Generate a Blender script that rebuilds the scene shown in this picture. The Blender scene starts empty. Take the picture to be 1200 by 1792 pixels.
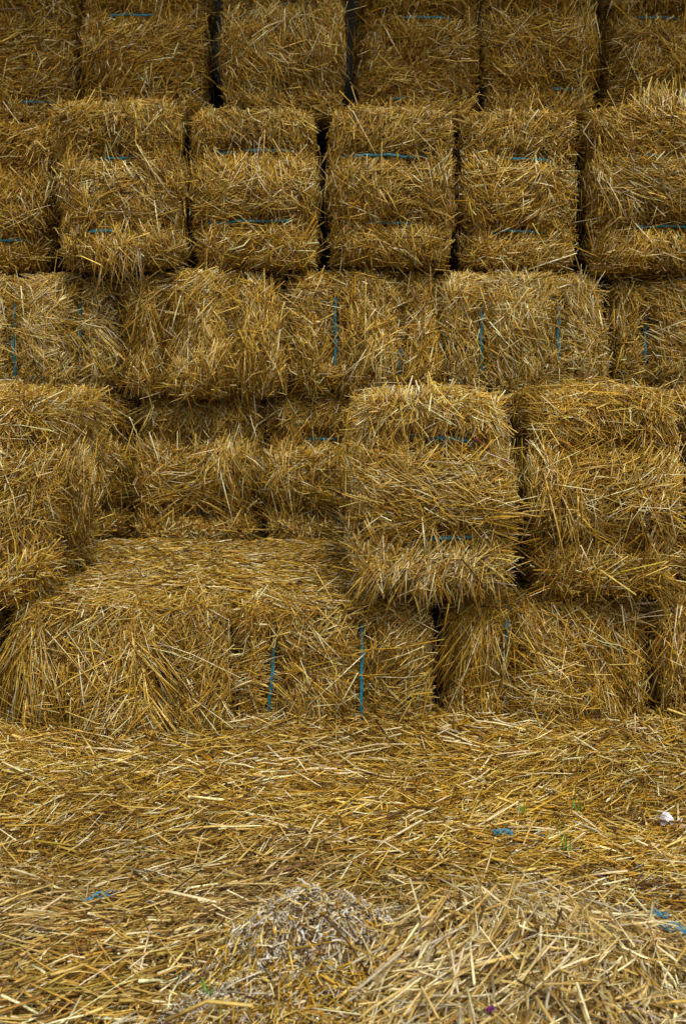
import bpy, math
import numpy as np

# ------------------------------------------------------------------ camera, sky, sun, exposure
scene = bpy.context.scene
COL = scene.collection
cam_d = bpy.data.cameras.new("camera")
cam = bpy.data.objects.new("camera", cam_d)
COL.objects.link(cam)
cam.location = (0.0, 0.0, 0.80)
cam.rotation_euler = (math.radians(90), 0, 0)
cam_d.sensor_fit = 'VERTICAL'
cam_d.sensor_height = 36.0
cam_d.lens = 42.83                       # 2132 px focal length on a 1792 px tall picture
cam_d.shift_y = -208.0 / 1792.0          # the photographer keeps the stack upright
cam_d.clip_start = 0.05
cam_d.clip_end = 900
cam_d.dof.use_dof = True
cam_d.dof.focus_distance = 2.55
cam_d.dof.aperture_fstop = 11
scene.camera = cam

SUN_EL, SUN_AZ = math.radians(52), math.radians(166)
world = bpy.data.worlds.new("World")
scene.world = world
world.use_nodes = True
nt = world.node_tree
nt.nodes.clear()
sky = nt.nodes.new("ShaderNodeTexSky")
sky.sky_type = 'NISHITA'
sky.sun_disc = False
sky.sun_elevation = SUN_EL
sky.sun_rotation = SUN_AZ
sky.air_density = 1.0
sky.dust_density = 4.0
hsv = nt.nodes.new("ShaderNodeHueSaturation")     # thin overcast: the blue is washed out
hsv.inputs["Saturation"].default_value = 0.10
bg = nt.nodes.new("ShaderNodeBackground")
bg.inputs["Strength"].default_value = 0.13
wo = nt.nodes.new("ShaderNodeOutputWorld")
nt.links.new(sky.outputs[0], hsv.inputs["Color"])
nt.links.new(hsv.outputs[0], bg.inputs["Color"])
nt.links.new(bg.outputs[0], wo.inputs["Surface"])

sun_d = bpy.data.lights.new("sun", 'SUN')
sun_d.energy = 1.3
sun_d.angle = math.radians(14)
sun_d.color = (1.0, 0.93, 0.78)
sun = bpy.data.objects.new("sun", sun_d)
COL.objects.link(sun)
# light comes from behind the camera, a little from the right
sun.rotation_euler = (math.radians(90) - SUN_EL, 0, math.radians(14))

scene.view_settings.view_transform = 'Standard'
scene.view_settings.look = 'None'
scene.view_settings.gamma = 1.0
scene.view_settings.exposure = 0.32
scene.cycles.max_bounces = 6
scene.cycles.diffuse_bounces = 4
scene.cycles.glossy_bounces = 2
scene.cycles.transmission_bounces = 2


# ------------------------------------------------------------------ materials
def new_mat(name):
    m = bpy.data.materials.new(name)
    m.use_nodes = True
    n = m.node_tree.nodes
    l = m.node_tree.links
    return m, n, l, n["Principled BSDF"]


def straw_mat():
    m, n, l, b = new_mat("straw")
    a = n.new("ShaderNodeAttribute"); a.attribute_name = "straw_colour"
    tc = n.new("ShaderNodeTexCoord")
    nz = n.new("ShaderNodeTexNoise"); nz.inputs["Scale"].default_value = 130; nz.inputs["Detail"].default_value = 3
    l.new(tc.outputs["Object"], nz.inputs["Vector"])
    mr = n.new("ShaderNodeMapRange")
    mr.inputs["From Min"].default_value = 0.3; mr.inputs["From Max"].default_value = 0.7
    mr.inputs["To Min"].default_value = 0.72; mr.inputs["To Max"].default_value = 1.18
    l.new(nz.outputs["Fac"], mr.inputs["Value"])
    mx = n.new("ShaderNodeMix"); mx.data_type = 'RGBA'; mx.blend_type = 'MULTIPLY'
    mx.inputs["Factor"].default_value = 1.0
    l.new(a.outputs["Color"], mx.inputs["A"])
    l.new(mr.outputs[0], mx.inputs["B"])
    l.new(mx.outputs["Result"], b.inputs["Base Color"])
    b.inputs["Roughness"].default_value = 0.42
    b.inputs["Specular IOR Level"].default_value = 0.28
    return m


def noise_mat(name, c1, c2, scale, rough=0.9, bump=0.0, spec=0.2, stretch=None):
    m, n, l, b = new_mat(name)
    tc = n.new("ShaderNodeTexCoord")
    mp = n.new("ShaderNodeMapping")
    if stretch: mp.inputs["Scale"].default_value = stretch
    nz = n.new("ShaderNodeTexNoise"); nz.inputs["Scale"].default_value = scale; nz.inputs["Detail"].default_value = 6
    rp = n.new("ShaderNodeValToRGB")
    rp.color_ramp.elements[0].position = 0.35; rp.color_ramp.elements[0].color = (*c1, 1)
    rp.color_ramp.elements[1].position = 0.68; rp.color_ramp.elements[1].color = (*c2, 1)
    l.new(tc.outputs["Object"], mp.inputs["Vector"])
    l.new(mp.outputs[0], nz.inputs["Vector"])
    l.new(nz.outputs["Fac"], rp.inputs[0])
    l.new(rp.outputs[0], b.inputs["Base Color"])
    b.inputs["Roughness"].default_value = rough
    b.inputs["Specular IOR Level"].default_value = spec
    if bump:
        bp = n.new("ShaderNodeBump"); bp.inputs["Strength"].default_value = bump; bp.inputs["Distance"].default_value = 0.01
        l.new(nz.outputs["Fac"], bp.inputs["Height"])
        l.new(bp.outputs[0], b.inputs["Normal"])
    return m


M_STRAW = straw_mat()
M_CORE = noise_mat("packed_straw", (0.035, 0.016, 0.002), (0.13, 0.062, 0.008), 60, bump=0.8)  # core colour darkened so gaps between stalks look like deep shadow
M_TWINE = noise_mat("blue_twine", (0.008, 0.11, 0.16), (0.02, 0.24, 0.31), 300, rough=0.45, spec=0.4)
M_BRIGHT_TWINE = noise_mat("bright_blue_twine", (0.015, 0.20, 0.36), (0.05, 0.40, 0.60), 300, rough=0.45, spec=0.4)
M_SOIL = noise_mat("soil", (0.07, 0.045, 0.022), (0.24, 0.17, 0.09), 45, bump=1.0)
M_CHAFF = noise_mat("matted_chaff", (0.06, 0.032, 0.008), (0.19, 0.11, 0.03), 70, bump=1.0)  # base made dark to stand in for shade in crevices under loose stalks
M_GREY = noise_mat("weathered_chaff", (0.09, 0.065, 0.04), (0.30, 0.24, 0.165), 80, bump=1.0)
M_PAPER = noise_mat("white_paper", (0.74, 0.73, 0.80), (0.82, 0.82, 0.88), 20, rough=0.8)
M_GREEN = noise_mat("grass_blade", (0.07, 0.20, 0.02), (0.14, 0.34, 0.04), 60, rough=0.5)
M_PURPLE = noise_mat("purple_petal", (0.10, 0.01, 0.10), (0.22, 0.03, 0.20), 200, rough=0.6)
M_RED = noise_mat("dark_red_stalk", (0.10, 0.022, 0.015), (0.20, 0.05, 0.03), 120, rough=0.6)
M_BARK = noise_mat("brown_bark", (0.10, 0.05, 0.02), (0.24, 0.13, 0.05), 60, rough=0.8, bump=0.6)
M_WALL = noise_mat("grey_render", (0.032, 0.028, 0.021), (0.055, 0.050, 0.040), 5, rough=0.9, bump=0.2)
M_WOOD = noise_mat("old_boards", (0.10, 0.075, 0.05), (0.18, 0.14, 0.10), 8, rough=0.85, stretch=(1, 8, 8))

# palette of straw: real base colours
PAL = np.array([
    [0.82, 0.68, 0.37],   # pale, nearly white
    [0.665, 0.460, 0.116], # light gold
    [0.515, 0.302, 0.031], # gold
    [0.375, 0.190, 0.011], # amber
    [0.195, 0.095, 0.006], # brown amber
    [0.10, 0.048, 0.006], # brown
    [0.48, 0.41, 0.275],  # grey weathered
    [0.41, 0.285, 0.034], # greenish gold
    [0.70, 0.64, 0.53],   # bleached chaff
])


# ------------------------------------------------------------------ helpers
def make_mesh(name, V, loops, lstart, ltotal, mat_idx, sharp, mats, cols=None, parent=None):
    me = bpy.data.meshes.new(name)
    me.vertices.add(len(V)); me.vertices.foreach_set("co", np.ascontiguousarray(V, np.float32).ravel())
    me.loops.add(len(loops)); me.loops.foreach_set("vertex_index", np.ascontiguousarray(loops, np.int32))
    me.polygons.add(len(lstart))
    me.polygons.foreach_set("loop_start", np.ascontiguousarray(lstart, np.int32))
    if mat_idx is not None:
        me.polygons.foreach_set("material_index", np.ascontiguousarray(mat_idx, np.int32))
    me.update(calc_edges=True)
    if sharp is not None:
        at = me.attributes.get("sharp_face") or me.attributes.new("sharp_face", 'BOOLEAN', 'FACE')
        at.data.foreach_set("value", np.ascontiguousarray(sharp, bool))
    if cols is not None:
        ca = me.color_attributes.new("straw_colour", 'FLOAT_COLOR', 'POINT')
        c4 = np.ones((len(V), 4), np.float32); c4[:, :3] = cols
        ca.data.foreach_set("color", c4.ravel())
    for m in mats: me.materials.append(m)
    o = bpy.data.objects.new(name, me)
    COL.objects.link(o)
    if parent: o.parent = parent
    return o


class Geo:
    """Collects vertex / face arrays of several pieces of ONE mesh."""
    def __init__(s):
        s.V, s.L, s.T, s.M, s.S, s.C = [], [], [], [], [], []
        s.n = 0

    def add(s, V, faces, mi=0, sharp=False, cols=None):
        """faces: (n,k) array of one face size"""
        V = np.asarray(V, float); faces = np.asarray(faces)
        s.V.append(V); s.L.append((faces + s.n).ravel())
        s.T.append(np.full(len(faces), faces.shape[1])); s.M.append(np.full(len(faces), mi))
        s.S.append(np.full(len(faces), sharp))
        s.C.append(np.full((len(V), 3), 0.3) if cols is None else cols)
        s.n += len(V)

    def more_faces(s, faces, base, mi=0, sharp=False):
        s.L.append((faces + base).ravel()); s.T.append(np.full(len(faces), faces.shape[1]))
        s.M.append(np.full(len(faces), mi)); s.S.append(np.full(len(faces), sharp))

    def build(s, name, mats, parent=None):
        T = np.concatenate(s.T); st = np.concatenate([[0], np.cumsum(T)[:-1]])
        return make_mesh(name, np.concatenate(s.V), np.concatenate(s.L), st, T, np.concatenate(s.M),
                         np.concatenate(s.S), mats, np.concatenate(s.C), parent)


def unit(a):
    return a / np.maximum(np.linalg.norm(a, axis=-1, keepdims=True), 1e-9)


def add_straws(g, P, rad, flat, cols, rng, sides=3, mi=0):
    """P (n,k,3) centre lines; rad (n,), flat (n,) squash 0..1; cols (n,3)"""
    n, k, _ = P.shape
    d = unit(P[:, -1] - P[:, 0])
    r = rng.normal(size=(n, 3))
    e1 = unit(np.cross(d, r)); e2 = np.cross(d, e1)
    ph = np.arange(sides) * 2 * np.pi / sides
    ring = (np.cos(ph)[None, :, None] * e1[:, None] + np.sin(ph)[None, :, None] * e2[:, None] * flat[:, None, None])
    taper = np.linspace(1.0, 0.82, k)
    V = P[:, :, None, :] + ring[:, None] * (rad[:, None] * taper[None])[:, :, None, None]
    V = V.reshape(-1, 3)
    idx = np.arange(n)[:, None, None, None] * (k * sides)
    kk = np.arange(k - 1)[None, :, None, None] * sides
    ss = np.arange(sides)[None, None, :, None]
    s2 = (np.arange(sides)[None, None, :, None] + 1) % sides
    q = np.concatenate([idx + kk + ss, idx + kk + s2, idx + kk + sides + s2, idx + kk + sides + ss], axis=3).reshape(-1, 4)
    # shade along the stalk varies: the base is a little darker than the tip
    var = 1 + rng.normal(0, 0.06, (n, k))
    C = (cols[:, None, :] * var[:, :, None])[:, :, None, :] * np.ones((1, 1, sides, 1))
    b = g.n
    g.add(V, q, mi, False, np.clip(C.reshape(-1, 3), 0.01, 0.9))
    i0 = np.arange(n)[:, None] * (k * sides)
    g.more_faces(i0 + np.arange(sides)[::-1][None], b, mi, True)
    g.more_faces(i0 + (k - 1) * sides + np.arange(sides)[None], b, mi, True)


def waves(rng, dims, freq, n=7):
    """smooth random field (sum of plane waves), roughly unit variance"""
    K = rng.normal(size=(n, dims)) * freq
    ph = rng.uniform(0, 6.28, n)
    return lambda p: np.sin(p @ K.T + ph).sum(axis=1) * math.sqrt(2.0 / n)


def pick(rng, n, w):
    w = np.array(w, float); w /= w.sum()
    w = np.append(w, np.zeros(len(PAL) - len(w)))
    i = rng.choice(len(PAL), n, p=w)
    c = PAL[i] * rng.normal(1, 0.13, (n, 1))
    return np.clip(c * (1 + rng.normal(0, 0.04, (n, 3))), 0.01, 0.88)


def tag(o, label=None, cat=None, group=None, kind=None):
    if label: o["label"] = label
    if cat: o["category"] = cat
    if group: o["group"] = group
    if kind: o["kind"] = kind
    return o


def empty(name, loc):
    o = bpy.data.objects.new(name, None)
    o.empty_display_size = 0.1
    COL.objects.link(o); o.location = loc
    return o


# ------------------------------------------------------------------ straw bale
BALE_L = 0.90
W_GOLD = [11, 22, 25, 19, 10, 6, 1, 6]
W_PALE = [22, 33, 20, 9, 4, 3, 3, 4]
W_AMBER = [6, 16, 25, 27, 15, 6, 0, 5]
W_GREY = [16, 22, 14, 10, 8, 7, 20, 3]


def straw_bale(x0, x1, z0, z1, y, upright, label, group, twines=((None, None)), ry=0.0, rz=0.0, w=W_GOLD,
               dens=1.0, top=0.5, left=0.35, right=0.35, tufts=(), seed=0, sp=(.28, .76), rnd=.072, dipk=1.0, rough=1.0, lim_x=0.0, depth_top=0.35, depth_side=0.25, wid=1.0):
    """One bale. Local frame: origin at the middle of the front face's foot, +y runs into the stack."""
    rng = np.random.default_rng(seed)
    hx, hz = (x1 - x0) / 2 - (0.014 if upright else 0.010), (z1 - z0) / 2 - 0.004
    half = np.array([hx, BALE_L / 2, hz])
    cen = np.array([0, BALE_L / 2, hz])
    root = empty("straw_bale", ((x0 + x1) / 2, y, z0))
    root.rotation_euler = (0, math.radians(ry), math.radians(rz))
    tag(root, label, "straw bale", group)
    ax_s, ax_t = (2, 0) if upright else (0, 2)     # s: across the strings, t: along the strings
    sgn = -1 if upright else 1                     # first string = the upper / the left one
    hs, ht = half[ax_s], half[ax_t]
    dipk = dipk * rng.uniform(*((0.45, 0.9) if y > 3.4 and upright else (0.65, 1.05)))
    S0 = [sgn * (2 * sp[0] - 1) * hs, sgn * (2 * sp[1] - 1) * hs]
    slant = [0 if not t or len(t) < 3 else t[2] for t in twines]
    R = rnd
    nA = waves(rng, 3, 9.0); nB = waves(rng, 3, 28.0); nC = waves(rng, 3, 7.0); nD = waves(rng, 3, 16.0); nCol = waves(rng, 3, 9.0)

    def lobes(p):
        s, t = p[:, ax_s], p[:, ax_t]
        h = np.zeros(len(p))
        for j in (0, 1):
            d = s - S0[j] - slant[j] * t
            h -= 0.032 * dipk * np.exp(-(d / 0.027) ** 2)
        h += 0.020 * np.cos(np.clip(s / (0.5 * hs), -1, 1) * np.pi / 2)
        h += 0.011 * np.cos(np.clip(t / ht, -1, 1) * np.pi / 2)
        return h + rough * (0.011 * nA(p) + 0.0055 * nB(p))

    def surf(p):
        """box point (centred) -> rounded, bulged surface point and normal"""
        core = np.clip(p, -(half - R), half - R)
        n = unit(p - core)
        q = core + n * R + n * lobes(p)[:, None]
        return q, n

    # ---- sample points: front face always, plus parts of the other sides
    pts = []
    base_n = 62000 * dens
    def face(ax, side, n, dlim=None):
        n = int(n)
        if n < 1: return
        u = rng.uniform(-1, 1, (n, 3)) * half
        u[:, ax] = side * half[ax]
        if dlim is not None: u[:, 1] = -half[1] + rng.power(0.75, n) * dlim
        pts.append(u)
    face(1, -1, base_n * 4 * hx * hz)
    face(2, 1, base_n * 2 * hx * depth_top * top, depth_top)
    face(2, -1, base_n * 2 * hx * 0.12 * 0.5, 0.12)
    face(0, -1, base_n * 2 * hz * depth_side * left, depth_side)
    face(0, 1, base_n * 2 * hz * depth_side * right, depth_side)
    p = np.concatenate(pts); n = len(p)
    q, nr = surf(p)
    ref = np.zeros((n, 3)); ref[:, ax_t] = 1.0; ref[:, 1] += 0.15
    e1 = unit(ref - nr * (ref * nr).sum(1, keepdims=True)); e2 = np.cross(nr, e1)
    s_ = p[:, ax_s]
    outer = (s_ < min(S0) - .01) | (s_ > max(S0) + .01)
    dstr = np.minimum(*[np.abs(p[:, ax_s] - S0[j] - slant[j] * p[:, ax_t]) for j in (0, 1)])
    th = np.where(outer, np.pi / 2 + 0.45 * nC(p), 1.25 * nC(p) + 0.8) if upright else np.where(outer, 0.9 * nC(p) + 0.6 * np.sign(s_), 0.9 * nC(p) + 0.2)
    near = np.exp(-(dstr / (0.034 if upright else 0.046)) ** 2)
    th = th + 0.35 * np.sign(nD(p + 5.0))
    th = np.where(rng.random(n) < near * 0.75, 0.25 * nD(p), th)
    th += rng.normal(0, 0.45, n) + np.where(rng.random(n) < 0.22, rng.uniform(-1.6, 1.6, n), 0)
    edge = 1 - np.clip(np.min(np.where(np.abs(nr) > 0.97, 9, half - np.abs(p)), axis=1) / 0.05, 0, 1)
    tau = np.abs(rng.normal(0, 0.155, n)) + edge * np.abs(rng.normal(0, 0.22, n))
    tau = np.clip(tau, 0, 1.0) * np.where(rng.random(n) < 0.15, 1.6, 1.0)
    L = np.clip(rng.lognormal(math.log(0.050), 0.48, n), 0.014, 0.18)
    side = (np.abs(nr[:, 0]) > 0.75)
    tau = np.where(side, tau * (0.55 if lim_x < .03 else 1.5), tau)
    off = rng.normal(-0.008, 0.0085, n) * np.where(rng.random(n) < 0.12, 2.0, 1)
    outerm = off > -0.003                        # the outermost stalks lie flat and show their length
    tau = np.where(outerm & (rng.random(n) < .8) & ~(side & (lim_x > .03)), tau * 0.35, tau); L = np.where(outerm, np.clip(L * 1.3, 0, .18), L)
    th = np.where(side & (rng.random(n) < .9), rng.uniform(-1.6, 1.6, n), th)
    # keep the shown stretch of twine clear of straw
    for j in (0, 1):
        if twines[j] and twines[j][0] is not None:
            a, b = twines[j][0], twines[j][1]
            tn = (p[:, ax_t] / ht) * 0.5 + 0.5
            if ax_t == 2: tn = 1 - tn
            clear = (np.abs(p[:, ax_s] - S0[j] - slant[j] * p[:, ax_t]) < 0.036) & (tn > a - 0.02) & (tn < b + 0.02) & (p[:, 1] < -half[1] + 0.02)
            clear &= rng.random(n) < (0.96 if y < 3 else 0.85)
            off = np.where(clear, -0.021 + rng.normal(0, 0.003, n), off)
            tau = np.where(clear, tau * 0.2, tau); L = np.where(clear, np.minimum(L, 0.04), L)
            th = np.where(clear & (rng.random(n) < .6), rng.normal(0, 0.3, n), th)
    sg = np.where(rng.random(n) < 0.5, 1, -1)
    d = np.cos(tau)[:, None] * (np.cos(th)[:, None] * e1 + np.sin(th)[:, None] * e2) * sg[:, None] + np.sin(tau)[:, None] * nr
    c = q + nr * off[:, None] + d * (L * np.where(tau > 0.2, 0.22, 0.02))[:, None]
    bend = rng.normal(0, 0.028, (n, 3)) * L[:, None] * np.where(rng.random(n) < .09, 5.0, 1.0)[:, None]
    bend[:, 2] += 0.012 * (tau > .35) * L / 0.06 * 0.3
    # stalks stay with their own bale: only short ends stick out past its sides
    lim = np.stack([hx + lim_x + np.abs(rng.normal(0.004, 0.010, n)) + np.where(rng.random(n) < .10, rng.uniform(0, .04, n), 0), np.full(n, 9.0), hz + np.abs(rng.normal(0.002, 0.010, n)) + np.where(rng.random(n) < .06, rng.uniform(0, .04, n), 0)], 1)
    for e_ in (-0.5, 0.5):
        tip = c + d * (L * e_)[:, None]
        c = c - np.sign(tip) * np.clip(np.abs(tip) - lim, 0, None)
    # stalks that would cross a shown stretch of string are tucked under it
    for j in (0, 1):
        if twines[j] and twines[j][0] is not None:
            e0, e1_ = c - d * (L * .55)[:, None], c + d * (L * .55)[:, None]
            g0 = e0[:, ax_s] - S0[j] - slant[j] * e0[:, ax_t]; g1 = e1_[:, ax_s] - S0[j] - slant[j] * e1_[:, ax_t]
            f = np.clip(g0 / np.where(np.abs(g0 - g1) < 1e-6, 1e-6, g0 - g1), 0, 1)
            tn = (e0[:, ax_t] + f * (e1_[:, ax_t] - e0[:, ax_t])) / ht * 0.5 + 0.5
            if ax_t == 2: tn = 1 - tn
            hit = (g0 * g1 < 0) & (tn > twines[j][0]) & (tn < twines[j][1]) & (p[:, 1] < -half[1] + .02) & (rng.random(n) < (0.88 if y < 3 else 0.72))
            c = c - nr * np.where(hit, np.clip(off + .024, 0, .04), 0)[:, None]
    P = np.stack([c - d * L[:, None] / 2, c + bend, c + d * L[:, None] / 2], axis=1)
    rad = wid * (1.15 if y > 3 else 1.0) * np.clip(rng.lognormal(math.log(0.00110), 0.36, n), 0.0005, 0.0026)
    fl = np.where(rng.random(n) < 0.35, rng.uniform(0.15, 0.45, n), rng.uniform(0.7, 1.0, n))
    cols = pick(rng, n, w)
    patch = np.clip(nCol(p) * 0.5, -1, 1)[:, None]      # whole flakes of the bale are paler or browner
    cols = cols * (1 + 0.16 * patch)
    # near the strings and on the squeezed outer lobes the stalks lie amber
    mid_ = (~outer) & (rng.random(n) < (0.15 if upright else 0.40)) & (near < .3)
    cols[mid_] = pick(rng, mid_.sum(), W_PALE)
    amber = (rng.random(n) < near * 0.65)
    cols[amber] = pick(rng, amber.sum(), W_AMBER)
    g = Geo()
    # ---- packed core under the loose straw
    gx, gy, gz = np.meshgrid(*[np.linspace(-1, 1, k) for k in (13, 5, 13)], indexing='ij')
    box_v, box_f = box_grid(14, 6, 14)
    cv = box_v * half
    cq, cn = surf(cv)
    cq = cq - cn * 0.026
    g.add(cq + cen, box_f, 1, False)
    add_straws(g, P + cen, rad, fl, cols, rng)
    # ---- tufts: bundles that slip out over the strings
    for (u, v, ang, spread, cnt, ln, ww) in tufts:
        m = int(cnt * 1.25)
        pu = np.stack([(u - .5) * 2 * hx + rng.normal(0, 0.034, m), np.full(m, -half[1]), (0.5 - v) * 2 * hz + rng.normal(0, 0.030, m)], axis=1)
        pu = np.clip(pu, -half, half)
        tq, tn_ = surf(pu)
        a = math.radians(ang) + rng.normal(0, math.radians(spread), m)
        Lt = np.clip(rng.normal(ln * .92, ln * 0.32, m), 0.04, 0.3)
        out = np.abs(rng.normal(0.10, 0.10, m))
        dd = np.stack([np.cos(a), -out, np.sin(a)], axis=1); dd = unit(dd)
        st = tq + tn_ * rng.uniform(-0.006, 0.012, m)[:, None]
        mid = st + dd * Lt[:, None] * 0.5
        end = st + dd * Lt[:, None]; end[:, 2] -= 0.10 * Lt * np.abs(np.cos(a)); end[:, 1] += 0.12 * Lt
        add_straws(g, np.stack([st, mid, end], 1) + cen, np.clip(rng.normal(0.0014, 0.0004, m), .0007, .0026),
                   np.where(rng.random(m) < .3, .3, .9), pick(rng, m, ww), rng)
    # ---- a few long strays
    m = int(26 * dens)
    k = rng.choice(np.flatnonzero(p[:, 1] <= -half[1] + .01), m)
    a = rng.uniform(-np.pi, np.pi, m); Lt = rng.uniform(0.10, 0.19, m)
    dd = unit(np.stack([np.cos(a), rng.normal(-0.03, 0.08, m), np.sin(a)], 1))
    cc = q[k] + nr[k] * 0.007
    add_straws(g, np.stack([cc - dd * Lt[:, None] / 2, cc + rng.normal(0, .004, (m, 3)), cc + dd * Lt[:, None] / 2], 1) + cen,
               rng.uniform(.0010, .0020, m), np.full(m, .9), pick(rng, m, W_PALE), rng)
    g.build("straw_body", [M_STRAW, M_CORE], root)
    # ---- two strings right round the bale
    for j in (0, 1):
        twine(root, surf, half, cen, ax_s, ax_t, S0[j], slant[j], rng, twines[j], y)
    return root


def box_grid(nx, ny, nz):
    """surface grid of the cube -1..1, faces shared at their corners"""
    V, F = [], []
    b = 0
    for ax, (ka, kb) in ((0, (ny, nz)), (1, (nx, nz)), (2, (nx, ny))):
        for sd in (-1, 1):
            u, v = np.meshgrid(np.linspace(-1, 1, ka + 1), np.linspace(-1, 1, kb + 1), indexing='ij')
            P = np.zeros((u.size, 3)); o = [i for i in range(3) if i != ax]
            P[:, ax] = sd; P[:, o[0]] = u.ravel(); P[:, o[1]] = v.ravel()
            i = (np.arange(ka)[:, None] * (kb + 1) + np.arange(kb)[None]).ravel()
            f = np.stack([i, i + kb + 1, i + kb + 2, i + 1], 1)
            flip = (sd > 0) ^ (ax == 1)
            if not flip: f = f[:, ::-1]
            V.append(P); F.append(f + b); b += len(P)
    return np.concatenate(V), np.concatenate(F)


def twine(root, surf, half, cen, ax_s, ax_t, s0, sl, rng, shown=None, ybase=0.0):
    ht, hy = half[ax_t], half[1]
    loop = []
    for t in np.linspace(-1, 1, 41): loop.append((t * ht, -hy))
    for y in np.linspace(-1, 1, 22)[1:]: loop.append((ht, y * hy))
    for t in np.linspace(1, -1, 14)[1:]: loop.append((t * ht, hy))
    for y in np.linspace(1, -1, 22)[1:-1]: loop.append((-ht, y * hy))
    loop = np.array(loop); m = len(loop)
    p = np.zeros((m, 3)); p[:, ax_t] = loop[:, 0]; p[:, 1] = loop[:, 1]; p[:, ax_s] = s0 + sl * loop[:, 0]
    q, n = surf(p)
    wob = np.convolve(np.concatenate([rng.normal(0, .003, m)] * 3), np.ones(5) / 5, 'same')[m:2 * m]
    q[:, ax_s] += wob
    lift = np.full(m, 0.004)
    if shown and shown[0] is not None:              # where it lies on the straw, else it sinks in
        tn = loop[:, 0] / ht * 0.5 + 0.5
        if ax_t == 2: tn = 1 - tn
        mid, hw = (shown[0] + shown[1]) / 2, (shown[1] - shown[0]) / 2
        lift += np.where(p[:, 1] < -hy + .01, (0.0095 if ybase < 3 else 0.0065) * np.clip(1.25 - (np.abs(tn - mid) / hw) ** 4, 0, 1), 0)
    q = q + n * lift[:, None]
    tang = unit(np.roll(q, -1, 0) - np.roll(q, 1, 0)); side = np.cross(tang, n)
    g = Geo()
    sides = 6
    for strand in range(4):                          # flat tape of four fibrillated strands
        tw = np.arange(m) * 0.55 + strand * 1.57
        ctr = q + side * (np.cos(tw) * 0.0021)[:, None] + n * (np.sin(tw) * 0.0011)[:, None]
        ph = np.arange(sides) * 2 * np.pi / sides
        V = ctr[:, None] + side[:, None] * (np.cos(ph) * 0.0015)[None, :, None] + n[:, None] * (np.sin(ph) * 0.0011)[None, :, None]
        i = np.arange(m)[:, None]; s_ = np.arange(sides)[None]
        i2 = (i + 1) % m; s2 = (s_ + 1) % sides
        f = np.stack([i * sides + s_, i * sides + s2, i2 * sides + s2, i2 * sides + s_], axis=2).reshape(-1, 4)
        g.add(V.reshape(-1, 3) + cen, f)
    return g.build("twine", [M_TWINE], root)


# ------------------------------------------------------------------ the setting
def litter_height(x, y):
    """height of the trodden straw in front of the stack"""
    h = 0.012 + 0.074 * np.exp(-((y - 2.68) / 0.42) ** 2)
    h = h + 0.018 * np.exp(-((y - 2.05) / 0.14) ** 2) * np.sin(x * 5.1 + 1.0)
    h = h + 0.012 * np.sin(x * 6.3 + y * 4.1) * np.sin(y * 9.0 - x * 3.0)
    h = h + 0.006 * np.sin(x * 19 + 2) * np.sin(y * 17 + x * 5)
    return h


def chaff_height(x, y):
    a = 0.092 * np.exp(-(((x + 0.04) / 0.125) ** 2 + ((y - 1.64) / 0.12) ** 2) ** 1.2)
    b = 0.060 * np.exp(-(((x + 0.060) / 0.145) ** 2 + ((y - 1.43) / 0.20) ** 2) ** 1.2)
    c = np.clip((np.maximum(a, b)) / 0.06, 0, 1) * (0.010 * np.sin(x * 41 + y * 23) * np.sin(y * 47 - x * 17) + 0.006 * np.sin(x * 87 - y * 31) * np.sin(y * 93 + x * 40))
    return np.maximum(a, b) + 0.25 * np.minimum(a, b) + c


def heap_height(x, y):
    a = 0.056 * np.exp(-(((x - 0.235) / 0.26) ** 2 + ((y - 1.60) / 0.20) ** 2) ** 1.3)
    b = 0.048 * np.exp(-(((x - 0.26) / 0.30) ** 2 + ((y - 1.36) / 0.25) ** 2) ** 1.3)
    return np.maximum(a, b) + 0.2 * np.minimum(a, b)


def grid_sheet(xs, ys, zf):
    X, Y = np.meshgrid(xs, ys, indexing='ij')
    V = np.stack([X.ravel(), Y.ravel(), zf(X.ravel(), Y.ravel())], 1)
    a, b = len(xs), len(ys)
    i = (np.arange(a - 1)[:, None] * b + np.arange(b - 1)[None]).ravel()
    return V, np.stack([i, i + b, i + b + 1, i + 1], 1)


def weathered(c):
    """the same stalk after some weeks of rain: duller, more beige"""
    return c.mean(1, keepdims=True) * np.array([[1.30, 1.06, 0.66]])


def place_on(rng, n, xs, ys, hf, ang, ln, rd, w, lift=(0.0, 0.012), tilt=0.12, follow=True, sides=4, k=3, flatp=0.35, bendy=0.05, age=0.0):
    """straws lying on a height field. ang(x,y)->mean angle from +x"""
    x, y = xs(n), ys(n)
    e = 0.01
    z = hf(x, y)
    sx = (hf(x + e, y) - hf(x - e, y)) / (2 * e); sy = (hf(x, y + e) - hf(x, y - e)) / (2 * e)
    a = ang(x, y)
    L = ln(n)
    d = np.stack([np.cos(a), np.sin(a), np.cos(a) * sx + np.sin(a) * sy + rng.normal(0, tilt, n)], 1)
    d = unit(d)
    c = np.stack([x, y, z + rng.uniform(lift[0], lift[1], n)], 1)
    b = rng.normal(0, bendy, (n, 3)) * L[:, None]
    P = np.stack([c - d * L[:, None] / 2, c + b, c + d * L[:, None] / 2], 1)
    r = rd(n)
    fl = np.where(rng.random(n) < flatp, rng.uniform(0.15, 0.5, n), rng.uniform(.7, 1, n))
    c = pick(rng, n, w)
    return P, r, fl, c + (weathered(c) - c) * np.clip(age * rng.uniform(0.4, 1.6, (n, 1)), 0, 1)


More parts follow.
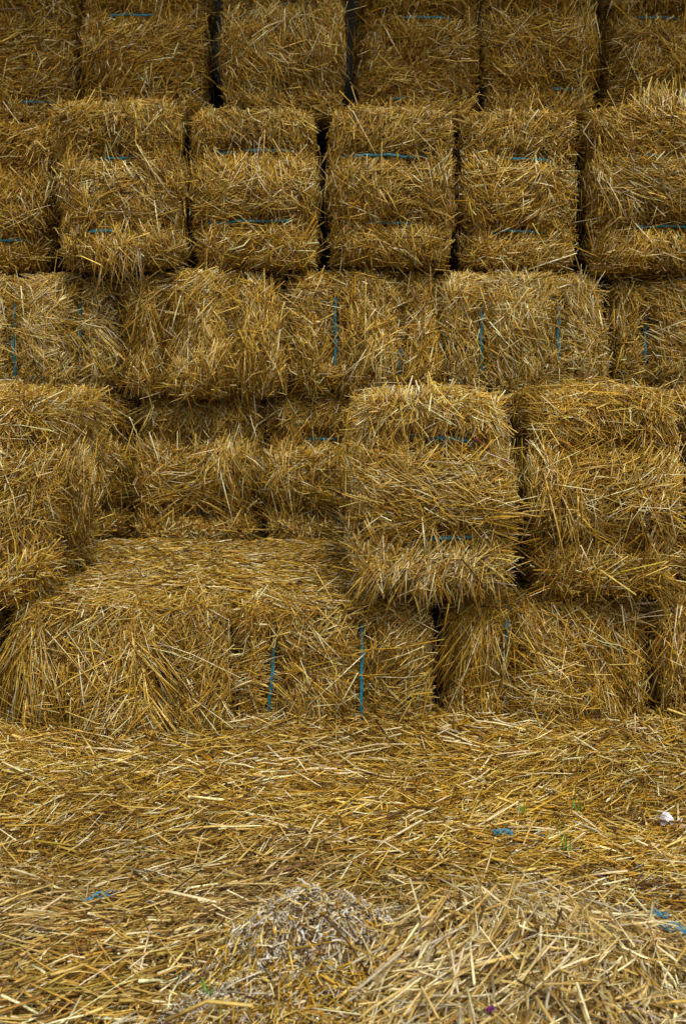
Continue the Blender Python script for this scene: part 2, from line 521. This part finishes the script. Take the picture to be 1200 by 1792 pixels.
def build_ground():
    s = np.concatenate([[-400, -120, -40, -15, -6], np.linspace(-4, 4, 33), [6, 15, 40, 120, 400]])
    V, F = grid_sheet(s, s + 2.0, lambda x, y: np.where((np.abs(x) < 5) & (np.abs(y - 2) < 5), 0.006 * np.sin(3 * x) * np.sin(2.3 * y), 0) - 0.02)
    g = Geo(); g.add(V, F)
    tag(g.build("ground", [M_SOIL]), kind="structure")


def build_litter():
    rng = np.random.default_rng(77)
    g = Geo()
    V, F = grid_sheet(np.linspace(-2.4, 2.4, 121), np.linspace(0.5, 3.0, 71), lambda x, y: litter_height(x, y) - 0.016
                      - 0.08 * np.clip(np.abs(x) - 2.0, 0, 1) - 0.1 * np.clip(0.8 - y, 0, 1))
    g.add(V, F, 1)
    nA = waves(rng, 2, 3.5); nB = waves(rng, 2, 9.0)
    dirt = lambda x, y: np.exp(-(((x - 0.44) / 0.15) ** 2 + ((y - 1.90) / 0.09) ** 2))     # the bare trodden patch on the right
    def ang(x, y):
        p = np.stack([x, y], 1)
        return 0.45 * nA(p) + 0.35 * nB(p) + rng.normal(0, 0.55, len(x)) + np.where(rng.random(len(x)) < .18, rng.uniform(-1.6, 1.6, len(x)), 0)
    xs = lambda n: rng.uniform(-1, 1, n)
    def wedge(n):
        y = 1.12 + rng.power(1.35, n) * 1.60
        return y
    # wedge-shaped, dense where the photograph looks
    def both(n, half0, half1, y0, y1, ln_mid, pw=1.25):
        y = y0 + rng.power(pw, n) * (y1 - y0)
        x = rng.uniform(-1, 1, n) * (half0 + (half1 - half0) * (y - y0) / (y1 - y0))
        keep = rng.random(n) > (0.86 if ln_mid > .03 else 0.0) * dirt(x, y)
        return x[keep], y[keep]
    def layer(n, hw, yr, ln, rd, w, **kw):
        x, y = both(n, hw[0], hw[1], yr[0], yr[1], float(np.median(ln(99))))
        P, rr, fl, cc = place_on(rng, len(x), lambda _: x, lambda _: y, litter_height, ang, ln, rd, w, **kw)
        t = np.clip(0.5 * nCol(np.stack([x, y], 1)), -1, 1)
        cc = cc * (1 + 0.20 * t)[:, None]
        old = np.clip((2.15 - y) / 0.35, 0, 1) * np.clip(0.6 + 0.4 * nOld(np.stack([x, y], 1)), 0.1, 1) * np.clip((x + 0.55) / .5, 0.4, 1) * 0.7   # trodden longer: greyer
        cc = cc + (weathered(cc) - cc) * old[:, None]
        add_straws(g, P, rr, fl, cc, rng, sides=4)
    nCol = waves(rng, 2, 7.0); nOld = waves(rng, 2, 5.0)
    LN = lambda m, s, lo, hi: (lambda n: np.clip(rng.lognormal(math.log(m), s, n), lo, hi))
    # fine broken bits
    layer(56000, (0.60, 1.15), (1.15, 2.72), LN(0.016, .45, .005, .05), LN(0.0008, .38, .0004, .0020), [7, 14, 22, 21, 18, 14, 2, 5], lift=(-.012, .006), tilt=.35)
    layer(46000, (0.80, 1.15), (1.75, 2.72), LN(0.052, .45, .015, .16), LN(0.0010, .33, .0005, .0021), [6, 14, 23, 26, 19, 10, 0, 6], lift=(-.008, .018), tilt=.22, bendy=.03)
    # stalks
    layer(38000, (0.60, 1.15), (1.15, 2.72), LN(0.050, .48, .015, .17), LN(0.0012, .34, .0006, .0026), [10, 20, 24, 19, 13, 10, 2, 5], lift=(-.006, .018), tilt=.22, bendy=.03)
    layer(6000, (0.60, 1.05), (1.15, 2.72), LN(0.066, .45, .02, .19), LN(0.0015, .32, .0008, .0028), W_PALE, lift=(.004, .026), tilt=.25, bendy=.03)
    # upright-ish stragglers
    layer(900, (0.60, 1.00), (1.2, 2.6), LN(0.04, .4, .015, .09), LN(0.0013, .3, .0007, .0022), W_PALE, lift=(.008, .02), tilt=.6)
    # the bare patch: brown fines
    x = rng.normal(0.44, 0.12, 13000); y = rng.normal(1.90, 0.07, 13000)
    add_straws(g, *place_on(rng, 13000, lambda _: x, lambda _: y, litter_height, ang, LN(.010, .4, .004, .03), LN(.0009, .35, .0004, .002),
                            [3, 6, 8, 10, 16, 22, 22, 2], lift=(-.006, .012), tilt=.4), rng, sides=4)
    # thin cover to the sides
    layer(9000, (2.2, 2.3), (0.7, 2.72), LN(0.075, .4, .02, .2), LN(0.002, .3, .001, .004), W_GOLD, lift=(0, .012), tilt=.1)
    o = g.build("straw_litter", [M_STRAW, M_CHAFF])
    tag(o, "loose golden straw trodden over the yard in front of the bales", "loose straw", None, "stuff")


def build_shelf_straw():
    rng = np.random.default_rng(31)
    g = Geo(); nA = waves(rng, 2, 6.0)
    def layer(n, ln, rd, w, **kw):
        x = rng.uniform(-0.68, 0.02, n); y = 2.68 + rng.random(n) * 0.84
        hf = lambda x, y: 0.366 + 0.010 * np.sin(x * 9 + 1) * np.sin(y * 8) - 0.022 * np.clip((2.78 - y) / .12, 0, 1) ** 2
        ang = lambda x, y: 0.5 * nA(np.stack([x, y], 1)) + rng.normal(0, .6, len(x)) + np.where(rng.random(len(x)) < .2, rng.uniform(-1.6, 1.6, len(x)), 0)
        add_straws(g, *place_on(rng, n, lambda _: x, lambda _: y, hf, ang, ln, rd, w, **kw), rng)
    LN = lambda m, s, lo, hi: (lambda n: np.clip(rng.lognormal(math.log(m), s, n), lo, hi))
    layer(5000, LN(0.05, .4, .015, .14), LN(0.0015, .3, .0007, .003), W_GOLD, lift=(-.004, .014), tilt=.15, bendy=.03)
    layer(3500, LN(0.018, .4, .006, .04), LN(0.0012, .3, .0006, .002), W_PALE, lift=(-.002, .012), tilt=.25)
    o = g.build("loose_straw", [M_STRAW])
    tag(o, "loose straw strewn over the open shelf of bales in the recess", "loose straw", None, "stuff")


def build_chaff_mound():
    rng = np.random.default_rng(91)
    cx, cy = -0.045, 1.55
    g = Geo()
    def hf(x, y): return litter_height(x, y) + chaff_height(x, y)
    V, F = grid_sheet(np.linspace(-0.32, 0.24, 50), np.linspace(1.08, 1.92, 60), lambda x, y: hf(x, y) - 0.008 - 0.03 * (chaff_height(x, y) < 0.006)
                      + 0.004 * np.sin(x * 140) * np.sin(y * 120) )
    g.add(V, F, 1)
    def pts(n):
        x = rng.uniform(-0.30, 0.20, n); y = rng.uniform(1.10, 1.86, n)
        k = chaff_height(x, y) > rng.uniform(0.008, 0.03, n)
        return x[k], y[k]
    def layer(n, ln, rd, wt, ang, **kw):
        x, y = pts(n)
        add_straws(g, *place_on(rng, len(x), lambda _: x, lambda _: y, hf, ang, ln, rd, wt, **kw), rng, sides=4)
    LN = lambda m, s, lo, hi: (lambda n: np.clip(rng.lognormal(math.log(m), s, n), lo, hi))
    anyang = lambda x, y: rng.uniform(-1.6, 1.6, len(x))
    bleached = lambda x, y: (chaff_height(x, y) > .045 + .02 * np.sin(x * 60) * np.sin(y * 50)) & (y > 1.555 + .03 * np.sin(x * 25)) | ((x < -.13) & (y > 1.47) & (y < 1.56))
    def zone(n, pale, ln, rd, wt, **kw):
        x, y = pts(n); k_ = bleached(x, y) == pale; x, y = x[k_], y[k_]
        add_straws(g, *place_on(rng, len(x), lambda _: x, lambda _: y, hf, anyang, ln, rd, wt, **kw), rng, sides=4)
    zone(70000, True, LN(0.0078, .45, .003, .025), LN(0.0010, .4, .0004, .0026), [8, 7, 5, 8, 11, 15, 28, 0, 24], lift=(-.006, .012), tilt=.6, flatp=.8)
    zone(60000, False, LN(0.011, .45, .003, .035), LN(0.0008, .4, .0004, .0022), [8, 13, 16, 14, 14, 13, 14, 2, 5], lift=(-.006, .010), tilt=.5, flatp=.6)
    zone(5000, True, LN(0.020, .4, .01, .05), LN(0.0011, .3, .0006, .0024), [12, 9, 7, 7, 9, 12, 24, 0, 20], lift=(.0, .012), tilt=.4)
    zone(7000, False, LN(0.024, .4, .01, .06), LN(0.0011, .3, .0006, .0024), [12, 18, 20, 14, 10, 7, 12, 2, 4], lift=(.0, .012), tilt=.35)
    layer(240, LN(0.055, .4, .03, .13), LN(0.0016, .3, .0009, .0028), W_PALE, anyang, lift=(.004, .014), tilt=.18)
    o = g.build("chaff_mound", [M_STRAW, M_GREY])
    recenter(o, (cx, cy, 0))
    tag(o, "small grey mound of rotted chaff among the loose straw in the foreground", "chaff mound")


def recenter(o, c):
    me = o.data
    n = len(me.vertices); a = np.empty(n * 3, np.float32)
    me.vertices.foreach_get("co", a)
    a = a.reshape(-1, 3) - np.array(c, np.float32)
    me.vertices.foreach_set("co", a.ravel()); me.update()
    o.location = c


def build_straw_heap():
    rng = np.random.default_rng(55)
    g = Geo()
    def hf(x, y): return litter_height(x, y) + heap_height(x, y)
    V, F = grid_sheet(np.linspace(-0.12, 0.62, 60), np.linspace(0.95, 1.95, 60), lambda x, y: hf(x, y) - 0.020 - 0.03 * (heap_height(x, y) < 0.006))
    g.add(V, F, 1)
    nA = waves(rng, 2, 8.0)
    def pts(n):
        x = rng.uniform(-0.10, 0.60, n); y = rng.uniform(0.98, 1.92, n)
        k = heap_height(x, y) > rng.uniform(0.004, 0.048, n)
        return x[k], y[k]
    def ang(x, y):                                     # fans down the slope towards the viewer
        a = np.arctan2(y - 1.95, (x - 0.23) * 0.9)
        return a + 0.45 * nA(np.stack([x, y], 1)) + rng.normal(0, .45, len(x)) + np.where(rng.random(len(x)) < .25, rng.uniform(-1.6, 1.6, len(x)), 0)
    def layer(n, ln, rd, wt, **kw):
        x, y = pts(n)
        add_straws(g, *place_on(rng, len(x), lambda _: x, lambda _: y, hf, ang, ln, rd, wt, age=0.28, **kw), rng, sides=5)
    LN = lambda m, s, lo, hi: (lambda n: np.clip(rng.lognormal(math.log(m), s, n), lo, hi))
    layer(15000, LN(0.022, .4, .008, .06), LN(0.0010, .35, .0005, .0022), [12, 18, 20, 14, 12, 10, 12, 2], lift=(0, .008), tilt=.35)
    layer(15000, LN(0.060, .42, .02, .15), LN(0.00125, .32, .0006, .0026), [17, 25, 20, 11, 8, 5, 10, 2], lift=(-.016, .018), tilt=.34, bendy=.03)
    layer(4200, LN(0.072, .38, .025, .16), LN(0.0015, .30, .0008, .0028), [26, 32, 16, 6, 3, 2, 10, 1], lift=(.004, .030), tilt=.32, bendy=.03)
    o = g.build("straw_heap", [M_STRAW, M_CHAFF])
    recenter(o, (0.24, 1.45, 0))
    tag(o, "loose heap of pale straw sloping down in the right foreground", "straw heap")


def box(g, x0, x1, y0, y1, z0, z1, mi=0):
    V = np.array([[x, y, z] for x in (x0, x1) for y in (y0, y1) for z in (z0, z1)])
    g.add(V, np.array([[0, 1, 3, 2], [4, 6, 7, 5], [0, 4, 5, 1], [2, 3, 7, 6], [0, 2, 6, 4], [1, 5, 7, 3]]), mi, True)


def build_barn():
    """the shed the stack stands in: back wall, plus an added unseen cover on posts to shade the upper rows"""
    root = tag(empty("barn", (0, 4.78, 0)), "dim grey shed wall glimpsed through gaps between the topmost bales", "barn")
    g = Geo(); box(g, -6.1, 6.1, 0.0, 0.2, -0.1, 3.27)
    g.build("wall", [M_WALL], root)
    g = Geo()
    for i in range(24): box(g, -6 + i * 0.5 + .003, -5.5 + i * 0.5, -2.28, 0.45, 3.28 + .004 * (i % 2), 3.34 + .004 * (i % 2))
    g.build("added_roof", [M_WOOD], root)  # unseen overhead boards, added to darken the upper rows of bales
    for x in (-4.5, 4.5):
        g = Geo(); box(g, x - .09, x + .09, -2.24, -2.06, -0.1, 3.275)
        g.build("post", [M_WOOD], root)


build_ground()
build_barn()

# ------------------------------------------------------------------ the stack of bales
G1, G2, G3, G4, G5, GF = ("bales of the top row", "bales of the second row", "bales lying flat in the third row",
                          "bales at the back of the recess", "bales lying flat at the foot of the stack",
                          "upright bales standing on the bottom row")
up, flat_ = True, False
N = None
BALES = [
    # ---- top row, set back, upright
    dict(b=(-1.19, -0.815, 1.62, 2.10, 3.75), u=up, l="dark straw bale at the left end of the top row", g=G1, t=((N, N), (.55, .85)), w=W_AMBER, s=11, sp=(0.29, 0.84)),
    dict(b=(-0.805, -0.416, 1.62, 2.10, 3.74), u=up, l="top-row bale right of the left end one, with blue twine showing near its upper left", g=G1, t=((.2, .57), (N, N)), w=W_AMBER, s=12, sp=(0.29, 0.84)),
    dict(b=(-0.375, 0.005, 1.64, 2.12, 3.70), u=up, l="top-row bale with dark gaps on both its sides and hardly any twine showing", g=G1, t=((.5, .62), (N, N)), s=13, sp=(0.27, 0.82)),
    dict(b=(0.038, 0.418, 1.62, 2.10, 3.73), u=up, l="top-row bale with a long blue twine across its top, right of the middle gap", g=G1, t=((.35, .78), (.25, .36)), w=W_AMBER, s=14, sp=(0.30, 0.83)),
    dict(b=(0.432, 0.790, 1.64, 2.12, 3.75), u=up, l="top-row bale with a sagging amber fold, second from the right end", g=G1, t=((N, N), (.6, .82)), w=W_AMBER, s=15, sp=(0.28, 0.80), ry=-2),
    dict(b=(0.808, 1.185, 1.62, 2.10, 3.74), u=up, l="bale at the right end of the top row, blue twine along its top and bottom", g=G1, t=((.22, .6), (.38, .58)), w=W_AMBER, s=16, sp=(0.29, 0.84)),
    # ---- second row, upright
    dict(b=(-1.20, -0.850, 1.16, 1.59, 3.56), u=up, l="dark straw bale cut by the left edge of the photo in the second row", g=G2, t=((N, N), (.5, .8)), w=W_AMBER, s=21, sp=(0.32, 0.80)),
    dict(b=(-0.808, -0.447, 1.165, 1.628, 3.43), u=up, l="leaning second-row bale with pale straw bulging under its lower twine", g=G2, t=((.4, .66), (.25, .48)), s=22, sp=(0.34, 0.80), ry=-3.0,
         tufts=[(.5, .86, -90, 25, 160, .075, W_PALE)]),
    dict(b=(-0.436, -0.068, 1.165, 1.622, 3.50), u=up, l="second-row bale with a bright blue twine across its upper part, right of the leaning bale", g=G2, t=((.2, .80), (.3, .8)), ry=-.8, s=23, sp=(0.26, 0.72)),
    dict(b=(-0.048, 0.312, 1.17, 1.615, 3.48), u=up, l="second-row bale in the middle with a pale round bulge between thin twines", g=G2, t=((.1, .8), (.4, .6)), s=24, sp=(0.31, 0.74), ry=1.5),
    dict(b=(0.333, 0.680, 1.165, 1.615, 3.52), u=up, l="second-row bale whose lower twine sags, second from the right edge of the photo", g=G2, t=((.35, .78), (.2, .65)), ry=1.2, s=25, sp=(0.30, 0.77)),
    dict(b=(0.702, 1.075, 1.155, 1.615, 3.46), u=up, l="second-row bale at the right edge with pale straw bristling upward from its top", g=G2, t=((N, N), (.3, .78)), s=26, sp=(0.30, 0.74),
         tufts=[(.45, .05, 80, 22, 120, .06, W_PALE), (.7, .06, 95, 20, 60, .06, W_PALE)]),
    # ---- third row, lying flat
    dict(b=(-1.08, -0.650, .80, 1.145, 3.52), u=flat_, l="flat third-row bale at the left edge with a white patch between two twines", g=G3, t=((.25, .9), (.22, .85)), w=W_PALE, s=31, sp=(0.30, 0.75), lim_x=.018,
         tufts=[(.86, .45, -50, 18, 130, .11, W_PALE)]),
    dict(b=(-0.636, -0.176, .800, 1.155, 3.49), u=flat_, l="shaggy flat third-row bale with brown clumps hanging over both strings", g=G3, t=((N, N), (.32, .55)), s=32, sp=(0.26, 0.71), lim_x=.018,
         dipk=1.6, rough=1.2, tufts=[(.27, .10, -92, 16, 260, .11, W_AMBER), (.25, .35, -95, 16, 260, .10, W_AMBER), (.30, .60, -90, 18, 200, .09, W_AMBER), 
                (.74, .12, -86, 18, 220, .11, W_AMBER), (.73, .4, -92, 18, 240, .10, W_AMBER), (.74, .62, -88, 18, 180, .09, W_AMBER), (.5, .45, -90, 25, 140, .08, W_PALE), (.08, .6, -100, 25, 120, .09, W_GOLD)]),
    dict(b=(-0.165, 0.275, .80, 1.155, 3.50), u=flat_, l="flat third-row bale with one dark twine left of its middle, right of the shaggy bale", g=G3, t=((.2, .78), (.6, .95)), s=33, sp=(0.32, 0.76), lim_x=.018,
         tufts=[(.72, .55, -100, 18, 110, .11, W_GOLD)]),
    dict(b=(0.287, 0.755, .80, 1.152, 3.49), u=flat_, l="flat third-row bale with two blue twines and a pale burst of straw between them", g=G3, t=((.32, .9), (.22, .68)), w=W_PALE, s=34, sp=(0.22, 0.71), lim_x=.018,
         tufts=[(.45, .3, -85, 45, 150, .07, W_PALE)]),
    dict(b=(0.775, 1.24, .80, 1.14, 3.52), u=flat_, l="flat third-row bale at the right edge behind a narrow black gap", g=G3, t=((.28, .8), (N, N)), s=35, sp=(0.21, 0.72)),
    # ---- back of the recess, upright
    dict(b=(-0.97, -0.622, .362, .805, 3.57), u=up, l="shaded recess bale half hidden behind the big left foreground bale", g=G4, t=((N, N), (.8, .95)), w=W_AMBER, lim_x=.025, dipk=1.6, s=41, sp=(0.30, 0.80), dens=.9),
    dict(b=(-0.614, -0.250, .362, .81, 3.55), u=up, l="shaded bale in the middle of the recess above the straw shelf", g=G4, t=((.25, .5), (.3, .85)), lim_x=.028, dipk=1.7, s=42, sp=(0.29, 0.80),
         tufts=[(.3, .40, -85, 35, 110, .08, W_GOLD), (.7, .42, -95, 35, 110, .08, W_PALE), (.5, .9, -90, 35, 140, .06, W_PALE), (.55, .68, -8, 16, 110, .09, W_AMBER), (.4, .68, -172, 16, 110, .09, W_AMBER), (.92, .42, -80, 30, 90, .08, W_GOLD), (.3, .08, -85, 30, 130, .07, W_AMBER), (.7, .08, -95, 30, 130, .07, W_AMBER)]),
    dict(b=(-0.240, 0.13, .362, .81, 3.56), u=up, l="shaded recess bale whose right half hides behind the bright upright bale", g=G4, t=((.3, .66), (.3, .6)), lim_x=.028, dipk=1.7, s=43, sp=(0.31, 0.80),
         tufts=[(.3, .35, -90, 25, 140, .10, W_PALE), (.4, .68, -10, 18, 120, .09, W_AMBER), (.10, .4, -95, 30, 100, .08, W_GOLD), (.3, .08, -85, 30, 140, .07, W_AMBER), (.25, .9, -90, 30, 120, .06, W_PALE)]),
    # ---- bottom row, lying flat; two of them carry the open straw shelf
    dict(b=(-1.17, -0.735, 0.0, .345, 2.64), u=flat_, l="bottom-row bale cut off by the left edge under the big left bale", g=G5, t=((N, N), (N, N)), w=W_AMBER, s=51, sp=(0.30, 0.72), rz=-2),
    dict(b=(-0.700, -0.250, 0.0, .36, 2.60), u=flat_, l="bottom-row bale under the open shelf with long stalks drooping over its face", g=G5, t=((N, N), (.38, .62)), rnd=.05, s=52, sp=(0.20, 0.71), lim_x=.012,
         top=1.0, depth_top=.88,
         tufts=[(.15, .10, -102, 16, 260, .14, W_GOLD), (.12, .35, -92, 14, 150, .13, W_GOLD), (.18, .15, -80, 18, 100, .14, W_PALE), (.62, .14, -75, 30, 330, .13, W_GOLD), (.72, .5, -65, 18, 220, .13, W_PALE), (.60, .02, -70, 40, 200, .08, W_AMBER)]),
    dict(b=(-0.244, 0.192, 0.0, .358, 2.61), u=flat_, l="bottom-row bale in the middle with two long blue twines down its face", g=G5, t=((.1, .82, .06), (.12, .8)), rnd=.052, s=53, sp=(0.19, 0.66),
         top=1.0, depth_top=.88, tufts=[(.09, .45, 190, 16, 90, .05, W_PALE)]),
    dict(b=(0.220, 0.668, 0.0, .370, 2.64), u=flat_, l="bottom-row bale under the bright upright bales with one short blue twine", g=G5, t=((.14, .5), (N, N)), rnd=.055, s=54, sp=(0.29, 0.68),
         tufts=[(.16, .12, -100, 18, 320, .11, W_GOLD), (.72, .1, -85, 24, 240, .12, W_GOLD), (.75, .45, -80, 24, 200, .11, W_AMBER)]),
    dict(b=(0.682, 1.13, 0.0, .365, 2.63), u=flat_, l="bottom-row bale cut off by the right edge of the photo", g=G5, t=((N, N), (N, N)), s=55, sp=(0.25, 0.75), tufts=[(.1, .1, -100, 30, 120, .12, W_GOLD)]),
    # ---- upright bales standing on the bottom row
    dict(b=(-1.005, -0.625, .362, .820, 2.53), u=up, l="big bright upright bale in the left foreground beside the recess", g=GF, t=((N, N), (N, N)), w=W_GOLD, s=61, lim_x=.045, rnd=.10, rough=1.7, sp=(0.28, 0.76), rz=3.0,
         right=1.0, depth_side=.85, top=.8, dens=1.1),
    dict(b=(0.006, 0.366, .388, .800, 2.53), u=up, l="brightest upright bale right of the recess with a long blue twine near its foot", g=GF, t=((.50, .82, -.08), (.22, .86, .04)), w=[15, 30, 26, 13, 5, 2, 3, 6], s=62, sp=(0.21, 0.73),
         left=.9, depth_side=.6, top=.8, dens=1.1,
         tufts=[(.76, .31, -52, 14, 90, .09, W_GOLD), (.74, .65, 6, 14, 100, .09, W_GOLD), (.4, .66, 170, 25, 80, .07, W_AMBER), (.4, .80, -95, 30, 300, .065, W_PALE), (.2, .82, -118, 18, 120, .07, W_PALE), (.75, .80, -80, 30, 200, .065, W_PALE), (.4, .08, 80, 30, 160, .040, W_PALE)]),
    dict(b=(0.384, 0.716, .380, .806, 2.56), u=up, l="twineless amber upright bale right of the brightest one", g=GF, t=((N, N), (N, N)), w=[9, 22, 28, 19, 9, 4, 2, 7], s=63, sp=(0.27, 0.75),
         top=.8, dens=1.1, tufts=[(.35, .25, 0, 14, 110, .10, W_AMBER), (.65, .27, 178, 14, 110, .10, W_AMBER), (.3, .5, -85, 35, 90, .08, W_GOLD), (.75, .52, -95, 35, 90, .08, W_GOLD), (.5, .70, 10, 22, 110, .10, W_GOLD), (.75, .8, -25, 20, 80, .10, W_GOLD)]),
    dict(b=(0.728, 1.09, .362, .800, 2.63), u=up, l="upright bale sliver at the right edge above the bottom row", g=GF, t=((N, N), (N, N)), s=64, sp=(0.30, 0.70), top=.8),
]
for d in BALES:
    kw = {k: d[k] for k in ("ry", "rz", "w", "dens", "top", "left", "right", "tufts", "depth_top", "depth_side", "lim_x", "rough", "sp", "dipk", "rnd") if k in d}
    straw_bale(*d["b"], d["u"], d["l"], d["g"], twines=d["t"], seed=d["s"], **kw)

# ------------------------------------------------------------------ loose straw in front
build_litter()
build_shelf_straw()
build_chaff_mound()
build_straw_heap()


# ------------------------------------------------------------------ small things on the straw
def ground_z(x, y):
    a, b = np.array([x]), np.array([y])
    return float((litter_height(a, b) + chaff_height(a, b) + heap_height(a, b))[0])


def tube(g, P, r, sides=6, flat=1.0, mi=0):
    P = np.asarray(P, float); k = len(P)
    r = np.broadcast_to(r, (k,))
    d = unit(np.gradient(P, axis=0)); up_ = np.array([0, 0, 1.0])
    e1 = unit(np.cross(d, up_ + 1e-3)); e2 = np.cross(e1, d)
    ph = np.arange(sides) * 2 * np.pi / sides
    V = P[:, None] + (np.cos(ph)[None, :, None] * e1[:, None] + flat * np.sin(ph)[None, :, None] * e2[:, None]) * r[:, None, None]
    i = np.arange(k - 1)[:, None]; s_ = np.arange(sides)[None]; s2 = (s_ + 1) % sides
    f = np.stack([i * sides + s_, i * sides + s2, (i + 1) * sides + s2, (i + 1) * sides + s_], 2).reshape(-1, 4)
    b = g.n
    g.add(V.reshape(-1, 3), f, mi)
    g.more_faces(np.arange(sides)[::-1][None], b, mi, True)
    g.more_faces(((k - 1) * sides + np.arange(sides))[None], b, mi, True)


def twine_scrap(x, y, length, ang, strands, label, seed, fray=0.006, lift=0.024):
    rng = np.random.default_rng(seed)
    g = Geo(); z = ground_z(x, y) + lift
    for _ in range(strands):
        t = np.linspace(-.5, .5, 9)
        a = ang + rng.normal(0, .25 if strands > 6 else .08)
        L = length * rng.uniform(.55, 1.0)
        P = np.stack([np.cos(a) * t * L, np.sin(a) * t * L + 0.10 * L * np.sin(t * 5 + rng.uniform(0, 2)), 0.004 * np.sin(t * 7 + rng.uniform(0, 6))], 1)
        P += rng.normal(0, fray * .35, 3) * np.array([1, 1, .5])
        tube(g, P, rng.uniform(.0006, .0013), 5, .6)
    o = g.build("twine_scrap", [M_BRIGHT_TWINE]); o.location = (x, y, z)
    tag(o, label, "twine scrap", "scraps of blue baling twine on the loose straw")


def px(u, v, zz):
    """point on the loose straw seen at photo pixel u, v (used for where small litter lies)"""
    y = 1.8
    for _ in range(30):
        x = (u - 600) / 2132 * y
        z = ground_z(x, y) + zz
        y = 0.5 * y + 0.5 * (0.80 - z) * 2132 / (v - 688)
    return (u - 600) / 2132 * y, y


for u, v, L, a, n, lab, sd in (
        (172, 1578, .056, .50, 4, "bright blue twine scrap on the straw at the left, lying slanted", 1),
        (880, 1464, .036, -.1, 6, "frayed blue twine scrap near the white paper, larger of that pair", 2),
        (945, 1470, .018, .4, 3, "tiny blue twine thread left of the white paper beside the frayed scrap", 3),
        (1152, 1624, .032, -.7, 6, "frayed blue twine tuft at the right edge, upper of the two", 4),
        (1182, 1652, .042, -.5, 6, "blue twine scrap at the right edge beside a broad pale stalk", 5)):
    x, y = px(u, v, .014)
    twine_scrap(x, y, L, a, n, lab, sd, lift=.036 if u > 1100 else .022, fray=.003 if n == 4 else .007)


def paper():
    rng = np.random.default_rng(4)
    x, y = px(1172, 1434, .016)
    V, F = grid_sheet(np.linspace(-1, 1, 13), np.linspace(-1, 1, 11), lambda a, b: 0 * a)
    r = np.hypot(V[:, 0], V[:, 1])
    w1 = waves(rng, 2, 3.0); w2 = waves(rng, 2, 6.0)
    P = np.stack([V[:, 0] * .024, V[:, 1] * .020, .012 * (1 - np.clip(r, 0, 1.2) ** 2 * .8) + .005 * w1(V[:, :2]) + .0025 * w2(V[:, :2])], 1)
    g = Geo(); g.add(P, F, 0, True); g.add(P - np.array([0, 0, .0009]), F[:, ::-1], 0, True)
    o = g.build("crumpled_paper", [M_PAPER]); o.location = (x, y, ground_z(x, y) + .012)
    tag(o, "crumpled scrap of white paper on the straw at the right edge", "paper scrap")


def sprout(u, v, label, seed, n=6, h=.035):
    h = h * 1.35
    rng = np.random.default_rng(seed)
    x, y = px(u, v, .01); g = Geo()
    for _ in range(n):
        a = rng.uniform(0, 6.28); L = h * rng.uniform(.5, 1.1); lean = rng.uniform(.1, .7)
        t = np.linspace(0, 1, 6)
        P = np.stack([np.cos(a) * lean * L * t ** 1.6, np.sin(a) * lean * L * t ** 1.6, L * t * (1 - .25 * lean * t)], 1) + np.append(rng.normal(0, .004, 2), 0)
        tube(g, P, .0019 * (1 - .85 * t), 5, .35)
    o = g.build("grass_sprout", [M_GREEN]); o.location = (x, y, ground_z(x, y) + .024)
    tag(o, label, "grass sprout", "green grass sprouts in the loose straw")


def flower():
    x, y = px(858, 1764, .03); g = Geo()
    for k in range(7):
        a = k * .9; t = np.linspace(0, 1, 5)
        P = np.stack([np.cos(a) * .0055 * t, np.sin(a) * .0055 * t, .004 * np.sin(t * 3.1)], 1)
        tube(g, P, .0024 * np.sin(.35 + t * 2.5), 6, .4)
    o = g.build("dried_flower", [M_PURPLE]); o.location = (x, y, ground_z(x, y) + .026)
    tag(o, "tiny purple dried flower on the pale straw heap at the bottom", "flower")


def stalk(name, P, r, mat, label, cat):
    P = np.array(P, float); g = Geo()
    t = np.linspace(0, 1, 9)
    Q = np.stack([np.interp(t, np.linspace(0, 1, len(P)), P[:, i]) for i in range(3)], 1)
    rr = np.random.default_rng(len(label))
    Q += rr.normal(0, .0015, Q.shape)
    c = Q[0].copy()
    tube(g, Q - c, r * (1 - .45 * t) * (1 + rr.normal(0, .1, 9)), 7, .7)
    o = g.build(name, [mat]); o.location = c
    tag(o, label, cat)


paper()
sprout(990, 1503, "green grass sprout standing upright by the bare trodden patch", 1, 5, .038)
sprout(1015, 1432, "small green grass sprout left of the white paper, farther of two", 2, 6, .022)
sprout(915, 1437, "small green grass sprout just above the frayed blue twine scrap", 3, 5, .022)
sprout(365, 1757, "tiny green sprout beside the grey chaff mound at the bottom left", 4, 4, .014)
flower()
x, y = px(505, 1532, .014); z = ground_z(x, y) + .022
stalk("broken_stick", [(x - .04, y - .012, z - .004), (x, y, z + .004), (x + .045, y + .018, z + .006)], .0045, M_BARK, "broken brown stick lying in the straw above the grey chaff mound", "stick")
stalk("red_stalk", [((825 - 600) / 832, 2.515, .80 - (765 - 688) / 832), ((855 - 600) / 832, 2.508, .80 - (790 - 688) / 832), ((885 - 600) / 832, 2.520, .80 - (812 - 688) / 832)],
      .0038, M_RED, "dark red dried stalk slanting across the brightest upright bale", "plant stalk")
